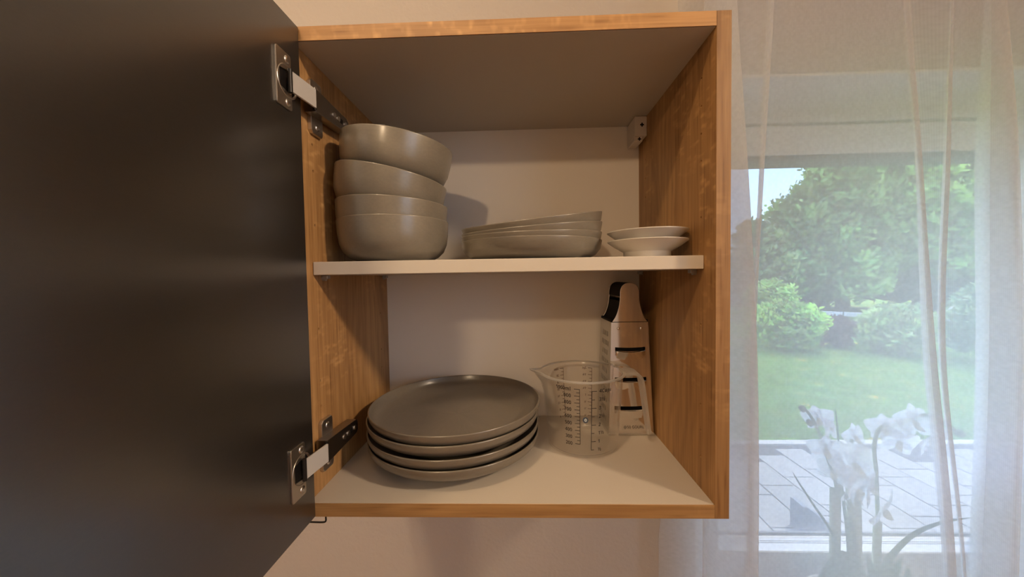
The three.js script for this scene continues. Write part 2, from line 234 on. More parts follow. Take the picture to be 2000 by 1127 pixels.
// ------------------------------------------------------------------ wall cabinet
const W = 0.5, HC = 0.5609, tk = 0.016, DB = -0.26, SY = 0.2993, SZ = -0.0244;
const cabinet = thing('wall_cabinet', 'open oak-look wall cabinet with one white shelf and a dark door', 'cabinet');
{
  // side panels with drilled shelf pin holes (front row and back row)
  const holeY = [0.0555, 0.0875, 0.1195, 0.1515, 0.2165, 0.3445, 0.4105, 0.4425, 0.4745, 0.5065];
  const side = (x0, inner, label) => {
    const s = new THREE.Shape([[0, 0], [0, HC], [-DB + 0.022, HC], [-DB + 0.022, 0]].map((p) => new THREE.Vector2(-p[0], p[1])));
    for (const y of holeY) for (const z of [-0.0325, -0.2255]) { const p = new THREE.Path(); p.absarc(z, y, 0.0016, 0, Math.PI * 2, true); s.holes.push(p); }
    const a = new THREE.ExtrudeGeometry(s, { depth: 0.007, bevelEnabled: false, curveSegments: 8 }); a.rotateY(-Math.PI / 2);   // z in the shape -> world z, depth -> -x
    const core = [];
    if (inner > 0) { a.translate(x0 + tk, 0, 0); core.push(bx(x0, x0 + tk - 0.007, 0, HC, DB - 0.022, 0)); } else { a.translate(x0 + 0.007, 0, 0); core.push(bx(x0 + 0.007, x0 + tk, 0, HC, DB - 0.022, 0)); }
    return part(cabinet, 'side_panel', uvGrain(merge([a, ...core]), 'y', [x0 * 3 + 0.13, 0.11]), oak, label);
  };
  const fixShape = (m) => m;
  fixShape(side(0, 1)); fixShape(side(W - tk, -1));
  const e = 0.0002;
  part(cabinet, 'top_panel', uvGrain(bx(tk + e, W - tk - e, HC - tk + 0.0006, HC, DB - 0.022, 0), 'x', [0.02, 0.31]), oak);
  part(cabinet, 'top_lining', bx(tk + e, W - tk - e, HC - tk, HC - tk + 0.0006, DB, -0.001), whiteBoard, 'white underside of the top panel');
  part(cabinet, 'bottom_panel', uvGrain(bx(tk + e, W - tk - e, 0, tk - 0.0006, DB - 0.022, 0), 'x', [0.21, 0.05]), oak);
  part(cabinet, 'bottom_lining', bx(tk + e, W - tk - e, tk - 0.0006, tk, DB, -0.001), whiteBoard, 'white inner floor');
  part(cabinet, 'back_panel', bx(tk - 0.004, W - tk + 0.004, tk, HC - tk, DB - 0.003, DB), backBoard, 'white back board');
  part(cabinet, 'shelf', bx(tk + 0.0006, W - tk - 0.0006, SY - 0.016, SY, DB + 0.002, SZ, 0.0008), whiteBoard, 'white shelf board');
  for (const x of [tk, W - tk]) for (const z of [-0.046, -0.242]) {
    const d = x < 0.2 ? 1 : -1, g = merge([bx(Math.min(x, x + d * 0.008), Math.max(x, x + d * 0.008), SY - 0.021, SY - 0.0162, z - 0.004, z + 0.004, 0.001), rotated(new THREE.CylinderGeometry(0.0038, 0.0038, 0.004, 16), 0, 0, Math.PI / 2).translate(x + d * 0.002, SY - 0.0195, z)]);
    part(cabinet, 'shelf_pin', g, pinMetal);
  }
  // edge bands along the front of the carcass
  const band = oak.clone(); band.color = lin(0.72, 0.72, 0.70);
  for (const x of [0, W - tk]) part(cabinet, 'edge_band', uvGrain(bx(x + 0.0001, x + tk - 0.0001, 0.0001, HC - 0.0001, 0, 0.0006, 0.0002), 'y', [x * 2 + 0.07, 0.4]), band, 'oak-look edge band');
  part(cabinet, 'edge_band', uvGrain(bx(tk + e, W - tk - e, 0.0001, tk - 0.0001, 0, 0.0006, 0.0002), 'x', [0.33, 0.16]), band, 'oak-look edge band');
  part(cabinet, 'edge_band', uvGrain(bx(tk + e, W - tk - e, HC - tk + 0.0001, HC - 0.0001, 0, 0.0006, 0.0002), 'x', [0.02, 0.31]), oak, 'oak-look edge band');
  // hanging brackets in the two back corners
  for (const sgn of [1, -1]) {
    const g = [bx(-0.0205, 0, 0.5115, 0.5445, -0.0435, 0, 0.0015), bx(-0.0205, -0.006, 0.504, 0.5125, -0.043, -0.004, 0.0015)];
    const geo = merge(g); geo.translate(W - tk, 0, DB + 0.0435); if (sgn < 0) { geo.scale(-1, 1, 1); geo.translate(W, 0, 0); const p = geo.attributes.position, n = geo.attributes.normal; for (let i = 0; i < p.count; i += 3) for (const at of [p, n]) { const q = [at.getX(i + 1), at.getY(i + 1), at.getZ(i + 1)]; at.setXYZ(i + 1, at.getX(i + 2), at.getY(i + 2), at.getZ(i + 2)); at.setXYZ(i + 2, ...q); } }
    const b = part(cabinet, 'hanging_bracket', geo, greyPlastic, 'pale plastic hanging bracket');
    const cx = sgn > 0 ? W - tk - 0.0085 : tk + 0.0085;
    const cross = merge([bx(-0.0032, 0.0032, -0.0011, 0.0011, 0, 0.0006), bx(-0.0011, 0.0011, -0.0032, 0.0032, 0, 0.0006)]);
    part(b, 'screw', cross.clone().translate(cx, 0.5300, DB + 0.0434), darkHole, 'dark cross-head adjusting screw');
    part(b, 'screw', cross.clone().scale(0.9, 0.9, 1).translate(cx - sgn * 0.003, 0.5078, DB + 0.0392), darkHole, 'dark cross-head adjusting screw');
  }
  // door, opened square to the front
  const DX = 0.0245;
  const door = part(cabinet, 'door', uvGrain(bx(DX - 0.016, DX, 0.001, HC - 0.0015, 0.0012, 0.4975, 0.0008), 'z'), anthracite, 'dark anthracite door leaf, swung open');
  door.rotation.set(0, 0, 0);
  // two concealed hinges
  for (const yc of [0.487, 0.0705]) {
    const h = new THREE.Group(); h.name = 'hinge'; h.userData.label = yc > 0.3 ? 'upper concealed metal hinge' : 'lower concealed metal hinge'; cabinet.add(h);
    const plate = new THREE.Shape(); const pw = 0.0114, ph = 0.0287, pr = 0.0025;
    plate.moveTo(-pw + pr, -ph); plate.lineTo(pw - pr, -ph); plate.quadraticCurveTo(pw, -ph, pw, -ph + pr); plate.lineTo(pw, ph - pr); plate.quadraticCurveTo(pw, ph, pw - pr, ph); plate.lineTo(-pw + pr, ph); plate.quadraticCurveTo(-pw, ph, -pw, ph - pr); plate.lineTo(-pw, -ph + pr); plate.quadraticCurveTo(-pw, -ph, -pw + pr, -ph);
    const win = new THREE.Path([[-0.0070, -0.0095], [-0.0070, 0.0095], [0.0098, 0.0122], [0.0098, -0.0122]].map((p) => new THREE.Vector2(...p))); plate.holes.push(win);
    const pg = new THREE.ExtrudeGeometry(plate, { depth: 0.0012, bevelEnabled: true, bevelSize: 0.0004, bevelThickness: 0.0004, bevelSegments: 2 });
    pg.rotateY(Math.PI / 2); pg.translate(DX + 0.0004, yc, 0.0315);                                 // shape x -> -z
    part(h, 'cup_plate', pg, nickel, 'flat metal plate screwed to the door');
    // cup: a shallow pressed bowl whose rim shows beside the arm
    const cup = lathe([[0.0148, 0.0002], [0.0155, 0.0022], [0.0165, 0.0026], [0.0172, 0.0016], [0.0174, 0.0002]], 40); cup.rotateZ(-Math.PI / 2); cup.translate(DX, yc, 0.0255);
    part(h, 'cup', cup, nickel);
    part(h, 'cup_recess', new THREE.CylinderGeometry(0.0150, 0.0150, 0.0006, 32).rotateZ(Math.PI / 2).translate(DX + 0.0003, yc, 0.0255), blackMetal, 'dark hollow of the hinge cup');
    // white-bright link between cup and arm
    const link = bx(-0.0013, 0.0013, -0.0108, 0.0108, -0.019, 0.019, 0.0006); link.rotateY(-0.10); link.translate(0.0320, yc, 0.0070);
    part(h, 'link', link, linkMetal, 'bright link plate');
    part(h, 'link_pin', new THREE.CylinderGeometry(0.0024, 0.0024, 0.0240, 14).translate(0.0295, yc, 0.0265), blackMetal);
    part(h, 'link_pin', new THREE.CylinderGeometry(0.0021, 0.0021, 0.0235, 14).translate(0.0318, yc, -0.0135), blackMetal);
    // tapering channel arm on the side panel
    const arm = new THREE.Shape([[-0.014, -0.0128], [-0.014, 0.0128], [-0.030, 0.0122], [-0.088, 0.0090], [-0.092, 0.0060], [-0.092, -0.0060], [-0.088, -0.0090], [-0.030, -0.0122]].map((p) => new THREE.Vector2(...p)));
    const ag = new THREE.ExtrudeGeometry(arm, { depth: 0.0125, bevelEnabled: true, bevelSize: 0.0006, bevelThickness: 0.0006, bevelSegments: 2 }); ag.rotateY(-Math.PI / 2); ag.translate(tk + 0.0165, yc, 0);
    part(h, 'arm', ag, darkNickel, 'dark tapering hinge arm');
    part(h, 'arm_slot', bx(tk + 0.0165, tk + 0.0175, yc - 0.0028, yc + 0.0028, -0.076, -0.069), blackMetal);
    for (const z of [-0.054, -0.0645, -0.083]) { const sc = merge([new THREE.CylinderGeometry(0.0034, 0.0034, 0.0016, 18).rotateZ(Math.PI / 2).translate(tk + 0.0175, yc, z)]); part(h, 'screw', sc, zinc, 'small bright screw'); }
    const wing = new THREE.Shape(); wing.moveTo(-0.046, -0.0315); wing.lineTo(-0.028, -0.0315); wing.lineTo(-0.025, -0.0285); wing.lineTo(-0.025, 0.0285); wing.lineTo(-0.028, 0.0315); wing.lineTo(-0.046, 0.0315); wing.lineTo(-0.048, 0.0285); wing.lineTo(-0.048, -0.0285);
    const wg = new THREE.ExtrudeGeometry(wing, { depth: 0.0032, bevelEnabled: true, bevelSize: 0.0008, bevelThickness: 0.0008, bevelSegments: 2 }); wg.rotateY(-Math.PI / 2); wg.translate(tk + 0.0042, yc, 0);
    part(h, 'mounting_plate', wg, nickel, 'cross-shaped mounting plate');
    for (const s of [-1, 1]) {
      part(h, 'screw', new THREE.SphereGeometry(0.0042, 18, 8, 0, Math.PI * 2, 0, Math.PI / 2).scale(1, 0.45, 1).rotateZ(-Math.PI / 2).translate(tk + 0.0048, yc + s * 0.0235, -0.0365), zinc, 'round head screw');
      part(h, 'screw', new THREE.SphereGeometry(0.0042, 18, 8, 0, Math.PI * 2, 0, Math.PI / 2).scale(1, 0.4, 1).rotateZ(-Math.PI / 2).translate(DX + 0.0018, yc + s * 0.0222, 0.0262), zinc, 'round head screw');
    }
  }
}
// thin black wire bracket under the cabinet
{
  const t = thing('wire_bracket', 'thin black wire bracket under the lower left corner of the cabinet', 'bracket');
  const zb = -0.004, g = tube([[0.0335, 0.0005], [0.0335, -0.0040], [0.0335, -0.0072], [0.0328, -0.0088], [0.031, -0.0095], [0.015, -0.0095], [0.0035, -0.0095], [0.0012, -0.0088], [0.0005, -0.0072], [0.0005, -0.004], [0.0005, 0.0005]].map(([x, y]) => [x, y, zb]), 0.0010, 80, 10);
  part(t, 'wire', g, blackMetal);
}

// ------------------------------------------------------------------ crockery on the shelf
const bowlGeo = lathe([[0, 0.0018], [0.038, 0.0018], [0.040, 0], [0.047, 0], [0.052, 0.0022], [0.062, 0.007], [0.0702, 0.015], [0.0748, 0.026], [0.0768, 0.040], [0.0778, 0.0575], [0.0775, 0.0588], [0.0764, 0.0590], [0.0755, 0.0580], [0.0738, 0.040], [0.0715, 0.027], [0.066, 0.0165], [0.055, 0.0095], [0.04, 0.007], [0, 0.0065]]);
function stoneItem(name, geo, mat, label, category, group, pos, tiltZ, tiltX = 0, turn = 0) {
  const m = shade(new THREE.Mesh(geo, mat)); m.name = numbered(name); m.userData = { label, category, group }; m.position.set(...pos); m.rotation.set(tiltX, turn, tiltZ, 'ZXY'); scene.add(m); return m;
}
const D2R = Math.PI / 180;
{
  const rim = [[0.0925, 0.3556, -0.0955, 0, 0], [0.0920, 0.3790, -0.0955, -2.4, 0], [0.0925, 0.4165, -0.0955, -11.0, 0], [0.1010, 0.4605, -0.0955, -7.5, 0]];
  const lb = ['grey stoneware bowl standing level at the bottom of the bowl stack', 'grey stoneware bowl second from the bottom of the bowl stack', 'grey stoneware bowl tilted in the stack just under the top bowl', 'grey stoneware bowl on top of the leaning bowl stack'];
  rim.forEach(([x, y, z, tz, tx], i) => {
    const a = tz * D2R; // rim centre given; base lies 0.059 below it along the bowl's own axis
    stoneItem('bowl', bowlGeo, stoneware, lb[i], 'bowl', 'bowls stacked on the shelf', [x + Math.sin(a) * 0.0562, y - Math.cos(a) * 0.0562, z], a, tx * D2R, i * 1.3).scale.setScalar(0.953);
  });
}
const sidePlateGeo = lathe([[0, 0.0012], [0.055, 0.0012], [0.057, 0], [0.068, 0], [0.080, 0.0020], [0.091, 0.0070], [0.0975, 0.0150], [0.0998, 0.0255], [0.0994, 0.0266], [0.0983, 0.0266], [0.0975, 0.0255], [0.0950, 0.0160], [0.0885, 0.0095], [0.078, 0.0055], [0, 0.0042]]);
{
  const rim = [[0.2835, 0.3260, -0.118, 0, 0], [0.2832, 0.3362, -0.118, 1.2, 2.6], [0.2836, 0.3460, -0.118, 4.2, 4.8], [0.2834, 0.3575, -0.118, 6.2, 7.0]];
  const lb = ['grey side plate at the bottom of the plate stack on the shelf', 'grey side plate second from the bottom of the stack on the shelf', 'grey side plate just under the topmost in the stack on the shelf', 'tilted grey side plate on top of the stack on the shelf'];
  rim.forEach(([x, y, z, tz, tx], i) => { const a = tz * D2R; stoneItem('side_plate', sidePlateGeo, stoneware, lb[i], 'plate', 'side plates stacked on the shelf', [x + Math.sin(a) * 0.0266, y - Math.cos(a) * 0.0266, z], a, tx * D2R, i * 0.9); });
}
const saucerGeo = lathe([[0, 0.004], [0.029, 0.004], [0.0305, 0], [0.0330, 0], [0.0332, 0.0088], [0.0345, 0.0098], [0.046, 0.0172], [0.0560, 0.0252], [0.0566, 0.0264], [0.0558, 0.0270], [0.046, 0.0196], [0.034, 0.0128], [0.022, 0.0112], [0, 0.0108]]);
[['small cream saucer standing on the shelf, lower of two', 0.0001, 0], ['small cream saucer resting inside another, upper of two', 0.0122, 0.5]].forEach(([lb, up, tz]) => {
  stoneItem('saucer', saucerGeo, porcelain, lb, 'saucer', 'cream saucers on the shelf', [0.4330, SY + up, -0.0705], tz * D2R).scale.set(0.883, 0.82, 0.883);
});

// dinner plates on the cabinet floor
const dinnerGeo = lathe([[0, 0.0012], [0.068, 0.0012], [0.070, 0], [0.078, 0], [0.080, 0.0018], [0.100, 0.0085], [0.115, 0.0155], [0.1228, 0.0218], [0.1254, 0.0272], [0.1260, 0.0320], [0.1257, 0.0332], [0.1246, 0.0336], [0.1236, 0.0328], [0.1222, 0.0262], [0.1180, 0.0202], [0.109, 0.0152], [0.096, 0.0124], [0.078, 0.0106], [0, 0.0100]], 128);
{
  const base = [[0.1655, 0.0162, -0.1325, 0, 0], [0.1650, 0.0300, -0.1325, 0.2, 0.2], [0.1650, 0.0470, -0.1325, 0.3, 0.4], [0.1680, 0.0600, -0.1325, 0.8, 0.6]];
  const lb = ['dark grey dinner plate at the bottom of the lower plate stack', 'dark grey dinner plate second from the bottom of the lower stack', 'dark grey dinner plate just under the topmost in the lower stack', 'dark grey dinner plate on top of the stack, face in view'];
  base.forEach(([x, y, z, tz, tx], i) => stoneItem('dinner_plate', dinnerGeo, darkStoneware, lb[i], 'plate', 'dinner plates stacked on the cabinet floor', [x, y, z], tz * D2R, tx * D2R, i * 1.7));
}

// ------------------------------------------------------------------ measuring jug
{
  const cx = 0.360, cz = -0.152, y0 = tk + 0.0004, t = thing('measuring_jug', 'clear plastic measuring jug with printed scales and an open handle', 'jug', null, [cx, y0, cz]);
  const R = (y) => 0.0535 + (0.0625 - 0.0535) * (y / 0.114);
  const out = [[0, 0.0012], [0.043, 0.0012], [0.0495, 0.0002], [0.0525, 0.0022], [R(0.008), 0.008]];
  for (let k = 1; k <= 8; k++) out.push([R(0.008 + (0.110 - 0.008) * k / 8), 0.008 + (0.110 - 0.008) * k / 8]);
  out.push([0.0640, 0.1105], [0.0646, 0.1125], [0.0635, 0.1140], [0.0612, 0.1130]);
  for (let k = 8; k >= 0; k--) { const y = 0.008 + (0.108 - 0.008) * k / 8; out.push([R(y) - 0.0014, y]); }
  out.push([0.050, 0.0036], [0.043, 0.0028], [0, 0.0028]);
  const body = lathe(out, 96);
  const spout = (g) => { // draw the rim out to a spout on the left
    const p = g.attributes.position;
    for (let i = 0; i < p.count; i++) {
      const x = p.getX(i), y = p.getY(i), z = p.getZ(i), a = Math.atan2(z, -x), k = Math.exp(-((a / 0.21) ** 2)) * Math.max(0, (y - 0.086) / 0.028);
      if (y > 0.086 && Math.hypot(x, z) > 0.03) { p.setX(i, x - 0.0165 * k * k); p.setY(i, y + 0.003 * k * k); }
    }
    g.computeVertexNormals(); return g;
  };
  spout(body);
  part(t, 'rim', spout(lathe([[0.0632, 0.1116], [0.0650, 0.1112], [0.0656, 0.1128], [0.0648, 0.1143], [0.0630, 0.1143], [0.0622, 0.1130], [0.0632, 0.1116]], 96)), milkyPlastic);
  part(t, 'body', body, clearPlastic);
  // handle: a strap leaving the rim and ending free near the base
  const path = new THREE.CatmullRomCurve3([V(0.0605, 0.1105, 0), V(0.071, 0.1120, 0), V(0.082, 0.1105, 0), V(0.0885, 0.104, 0), V(0.0915, 0.092, 0), V(0.0955, 0.064, 0), V(0.0995, 0.034, 0), V(0.1020, 0.014, 0)]);
  const N = 48, pos = [], idx = [];
  for (let i = 0; i <= N; i++) {
    const s = i / N, p = path.getPoint(s), tg = path.getTangent(s), nx = -tg.y, ny = tg.x, w = (0.017 - 0.009 * s) * (s > 0.96 ? Math.sqrt(Math.max(0.05, 1 - ((s - 0.96) / 0.04) ** 2)) : 1), h = 0.0021;
    for (const [a, b] of [[1, 1], [1, -1], [-1, -1], [-1, 1]]) pos.push(p.x + nx * h * a, p.y + ny * h * a, w * b);
  }
  for (let i = 0; i < N; i++) for (let k = 0; k < 4; k++) { const a = i * 4 + k, b = i * 4 + (k + 1) % 4; idx.push(a, b, a + 4, b, b + 4, a + 4); }
  idx.push(0, 2, 1, 0, 3, 2, N * 4, N * 4 + 1, N * 4 + 2, N * 4, N * 4 + 2, N * 4 + 3);
  const hg0 = new THREE.BufferGeometry(); hg0.setAttribute('position', new THREE.Float32BufferAttribute(pos, 3)); hg0.setIndex(idx);
  const hg = hg0.toNonIndexed(); hg.computeVertexNormals();
  const handle = part(t, 'handle', hg, milkyPlastic); handle.rotation.y = -0.03;
  // printed scales
  const print = (draw, w, h) => { const c = document.createElement('canvas'); c.width = w; c.height = h; const x = c.getContext('2d'); x.clearRect(0, 0, w, h); draw(x, w, h); const q = new THREE.CanvasTexture(c); q.colorSpace = THREE.SRGBColorSpace; return q; };
  const front = print((x, w, h) => {
    const ink = '#2a211c'; x.fillStyle = ink; x.strokeStyle = ink; x.textBaseline = 'middle';
    const L = 470, top = 52, bot = 890, st = (bot - top) / 16;
    x.lineWidth = 10; x.beginPath(); x.moveTo(L, top - 5); x.lineTo(L, bot + 5); x.stroke(); x.lineWidth = 9;
    for (let k = 0; k <= 16; k++) { const y = top + st * k, l = k % 2 ? 50 : 86; x.beginPath(); x.moveTo(L, y); x.lineTo(L - l, y); x.stroke(); }
    x.font = 'bold 76px sans-serif'; x.textAlign = 'right';
    for (let k = 0; k <= 8; k++) x.fillText(k ? String(1000 - 100 * k) : '1000ml', L - 135, top + st * 2 * k);
    const Rr = 660, t2 = 80, b2 = 975, s2 = (b2 - t2) / 7;
    x.lineWidth = 10; x.beginPath(); x.moveTo(Rr, t2 - 5); x.lineTo(Rr, b2 + 5); x.stroke(); x.lineWidth = 9;
    x.textAlign = 'left'; const v = ['4Cups', '3½', '3', '2½', '2', '1½', '1', '½'];
    v.forEach((q, k) => { const y = t2 + s2 * k; x.beginPath(); x.moveTo(Rr, y); x.lineTo(Rr + (k % 2 ? 50 : 80), y); x.stroke(); x.fillText(q, Rr + 120, y - 4); });
    x.lineWidth = 17; x.strokeStyle = '#2d3d52'; x.beginPath(); x.ellipse(562, 515, 36, 36, 0, 0, 7); x.stroke(); x.fillStyle = '#c9d3da'; x.beginPath(); x.ellipse(562, 515, 19, 23, 0, 0, 7); x.fill(); x.fillStyle = '#2d3d52'; x.beginPath(); x.ellipse(562, 515, 6, 11, 0, 0, 7); x.fill();
  }, 1024, 1024);
  const backP = print((x, w, h) => {
    const ink = '#5a2f1e'; x.fillStyle = ink; x.strokeStyle = ink; x.textBaseline = 'middle'; x.font = 'bold 54px sans-serif'; x.textAlign = 'left';
    const t1 = 60, b1 = 900;
    for (const [L, v, n] of [[669, ['32oz', '28', '24', '20', '16', '12', '8', '4'], 14], [79, ['2pt', '1¾', '1½', '1¼', '1', '¾', '½', '¼'], 14]]) {
      x.lineWidth = 8; x.beginPath(); x.moveTo(L, t1 - 4); x.lineTo(L, b1 + 4); x.stroke();
      for (let k = 0; k <= n; k++) { const y = t1 + (b1 - t1) * k / n; x.beginPath(); x.moveTo(L, y); x.lineTo(L + (k % 2 ? 50 : 80), y); x.stroke(); }
      v.forEach((q, k) => x.fillText(q, L + 110, t1 + (b1 - t1) * k / 7));
    }
  }, 1024, 1024);
  // shell of the jug's wall between two heights, centred on an angle (0 = towards +z)
  const shell = (a0, a1, ya, yb, grow) => {
    const n = 40, m = 4, P = [], U = [], I = [];
    for (let i = 0; i <= n; i++) for (let j = 0; j <= m; j++) { const a = a0 + (a1 - a0) * i / n, y = ya + (yb - ya) * j / m, r = R(y) + grow; P.push(Math.sin(a) * r, y, Math.cos(a) * r); U.push(i / n, j / m); }
    for (let i = 0; i < n; i++) for (let j = 0; j < m; j++) { const a = i * (m + 1) + j, b = a + m + 1; I.push(a, b, a + 1, b, b + 1, a + 1); }
    const g = new THREE.BufferGeometry(); g.setAttribute('position', new THREE.Float32BufferAttribute(P, 3)); g.setAttribute('uv', new THREE.Float32BufferAttribute(U, 2)); g.setIndex(I); g.computeVertexNormals(); return g;
  };
  const ink = (m) => std({ map: m, transparent: true, roughness: 0.6, side: THREE.DoubleSide });
  part(t, 'printed_scale', shell(-0.891, 0.596, 0.010, 0.108, 0.0004), ink(front), 'dark printed millilitre and cup scales');
  part(t, 'printed_scale', shell(Math.PI - 0.55, Math.PI + 0.85, 0.010, 0.108, 0.0004), ink(backP), 'printed scales on the far wall of the jug');
}

// ------------------------------------------------------------------ box grater
{
  const t = thing('box_grater', 'steel box grater with a black handle, in the back right corner', 'grater', null, [0.4425, tk + 0.0003, -0.2160]);
  t.rotation.y = 0.03;
  const hb = 0.184, w0 = 0.0365, w1 = 0.0300, d0 = 0.0400, d1 = 0.0335;            // half widths at the foot and at the top
  const trap = (a, b) => new THREE.Shape([[-a, 0], [a, 0], [b, hb], [-b, hb]].map((p) => new THREE.Vector2(...p)));
  const face = (shape, lean, turn, dist0) => { const g = new THREE.ExtrudeGeometry(shape, { depth: 0.0008, bevelEnabled: false, curveSegments: 10 }); g.rotateX(-lean); g.translate(0, 0, dist0 - 0.0008); g.rotateY(turn); return g; };
  const leanF = Math.atan((d0 - d1) / hb), leanS = Math.atan((w0 - w1) / hb);
  // front: three slicing slots with raised lips
  const f = trap(w0, w1), slots = [[0.1395, 0.0245], [0.0905, 0.0255], [0.0440, 0.0270]];
  for (const [y, a] of slots) { const p = new THREE.Path(); p.moveTo(-a, y - 0.0015); p.quadraticCurveTo(0, y - 0.0042, a, y - 0.0015); p.lineTo(a, y + 0.0042); p.quadraticCurveTo(0, y + 0.0018, -a, y + 0.0042); f.holes.push(p); }
  part(t, 'front_panel', face(f, leanF, 0, d0), steel, 'mirror-bright face with three slicing slots');
  for (const [y, a] of slots) {
    const n = 24, P = [], I = [];
    for (let i = 0; i <= n; i++) for (let j = 0; j <= 5; j++) { const u = i / n * 2 - 1, v = j / 5, e = Math.pow(1 - Math.pow(Math.abs(u), 6), 0.5); P.push(u * a, y - 0.0015 - 0.0027 * (1 - u * u) - 0.0125 * v * (0.75 + 0.25 * e), 0.0034 * e * Math.pow(1 - v, 1.6) + 0.0002); }
    for (let i = 0; i < n; i++) for (let j = 0; j < 5; j++) { const q = i * 6 + j; I.push(q, q + 1, q + 6, q + 1, q + 7, q + 6); }
    const g = new THREE.BufferGeometry(); g.setAttribute('position', new THREE.Float32BufferAttribute(P, 3)); g.setIndex(I); g.computeVertexNormals(); g.rotateX(-leanF); g.translate(0, 0, d0);
    part(t, 'slicing_blade', g, steel);
  }
  // left side: rows of small grating slits
  const l = trap(d0, d1);
  for (let k = 0; k < 10; k++) { const n = k % 2 ? 4 : 5, y = 0.020 + k * 0.0158; for (let i = 0; i < n; i++) { const x = (i - (n - 1) / 2) * 0.0088, p = new THREE.Path(); p.moveTo(x - 0.0017, y - 0.0040); p.lineTo(x + 0.0017, y - 0.0046); p.lineTo(x + 0.0015, y + 0.0038); p.lineTo(x - 0.0012, y + 0.0044); l.holes.push(p); } }
  part(t, 'side_panel', face(l, leanS, -Math.PI / 2, w0), brushedSteel, 'grating face with rows of small slits');
  part(t, 'side_panel', face(trap(d0, d1), leanS, Math.PI / 2, w0), brushedSteel);
  part(t, 'back_panel', face(trap(w0, w1), leanF, Math.PI, d0), brushedSteel);
  part(t, 'base_rim', merge([bx(-w0 - 0.0008, w0 + 0.0008, 0, 0.0035, d0 - 0.001, d0 + 0.0006, 0.0004), bx(-w0 - 0.0008, w0 + 0.0008, 0, 0.0035, -d0 - 0.0006, -d0 + 0.001, 0.0004), bx(-w0 - 0.0008, -w0 + 0.0008, 0, 0.0035, -d0, d0, 0.0004), bx(w0 - 0.0008, w0 + 0.0008, 0, 0.0035, -d0, d0, 0.0004)]), brushedSteel);
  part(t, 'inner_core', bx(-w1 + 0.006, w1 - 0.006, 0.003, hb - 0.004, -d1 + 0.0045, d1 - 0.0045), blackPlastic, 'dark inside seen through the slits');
  part(t, 'inner_shade', bx(-w1 + 0.003, w1 - 0.003, hb - 0.003, hb - 0.001, -d1 + 0.003, d1 - 0.003), blackPlastic, 'black plastic top plate');
  // end plates: bottle-shouldered outline
  const ear = (b, g0) => { const s = new THREE.Shape(); s.moveTo(-b, 0); s.lineTo(b, 0); s.bezierCurveTo(b - 0.009, 0.010, 0.0150, 0.028, 0.0148, 0.044); s.bezierCurveTo(0.0150, 0.052, 0.0135, g0, 0, g0); s.bezierCurveTo(-0.0135, g0, -0.0150, 0.052, -0.0148, 0.044); s.bezierCurveTo(-0.0150, 0.028, -b + 0.009, 0.010, -b, 0); return s; };
  const plate = new THREE.ExtrudeGeometry(ear(w1 - 0.0022, 0.0625), { depth: 0.0008, bevelEnabled: true, bevelSize: 0.0005, bevelThickness: 0.0004, bevelSegments: 2, curveSegments: 20 });
  part(t, 'handle_plate', plate.clone().translate(0, hb + 0.0012, d1 - 0.0006), steel, 'bright steel end plate of the handle');
  part(t, 'handle_plate', plate.clone().translate(0, hb + 0.0012, -d1 - 0.0002), steel, 'bright steel end plate of the handle');
  const saddle = (() => { const b = w1 - 0.0018, q = new THREE.Shape(); q.moveTo(-b, 0); q.lineTo(b, 0); q.bezierCurveTo(b - 0.009, 0.010, 0.0158, 0.022, 0.0152, 0.034); q.lineTo(0.0128, 0.034); q.bezierCurveTo(0.012, 0.020, 0.006, 0.012, 0, 0.012); q.bezierCurveTo(-0.006, 0.012, -0.012, 0.020, -0.0128, 0.034); q.lineTo(-0.0152, 0.034); q.bezierCurveTo(-0.0158, 0.022, -b + 0.009, 0.010, -b, 0); const g = new THREE.ExtrudeGeometry(q, { depth: d1 * 2 - 0.003, bevelEnabled: false, curveSegments: 16 }); g.translate(0, hb, -d1 + 0.001); return g; })();
  const grip = (() => { const s = new THREE.Shape(); s.moveTo(-0.0152, 0.042); s.bezierCurveTo(-0.0154, 0.052, -0.0140, 0.0645, 0, 0.0645); s.bezierCurveTo(0.0140, 0.0645, 0.0154, 0.052, 0.0152, 0.042); s.lineTo(0.012, 0.0415); s.quadraticCurveTo(0, 0.045, -0.012, 0.0415); const g = new THREE.ExtrudeGeometry(s, { depth: d1 * 2 - 0.002, bevelEnabled: false, curveSegments: 20 }); g.translate(0, hb, -d1 + 0.0004); return g; })();
  part(t, 'handle', merge([saddle, grip, bx(-w1, w1, hb - 0.001, hb + 0.004, -d1, d1 - 0.001, 0.001)]), blackPlastic, 'black plastic grip');
  for (const x of [-0.0185, 0.0185]) part(t, 'rivet', new THREE.SphereGeometry(0.0026, 18, 8, 0, Math.PI * 2, 0, Math.PI / 2).scale(1, 0.5, 1).rotateX(Math.PI / 2).translate(x, hb - 0.010, d1 + 0.0005), steel);
  // faint stamped lettering at the foot
  const c = document.createElement('canvas'); c.width = 512; c.height = 128; const x = c.getContext('2d'); x.clearRect(0, 0, 512, 128); x.fillStyle = 'rgba(70,58,46,0.75)'; x.font = '78px sans-serif'; x.textAlign = 'center'; x.textBaseline = 'middle'; x.fillText('@50 GOURL', 256, 66);
  const q = new THREE.CanvasTexture(c); q.colorSpace = THREE.SRGBColorSpace;
  const st = part(t, 'stamp', new THREE.PlaneGeometry(0.040, 0.010).rotateX(-leanF).translate(0.004, 0.0135, d0 - 0.0005 + 0.0008), std({ map: q, transparent: true, metalness: 0.6, roughness: 0.5 }), 'faint stamped lettering');
}

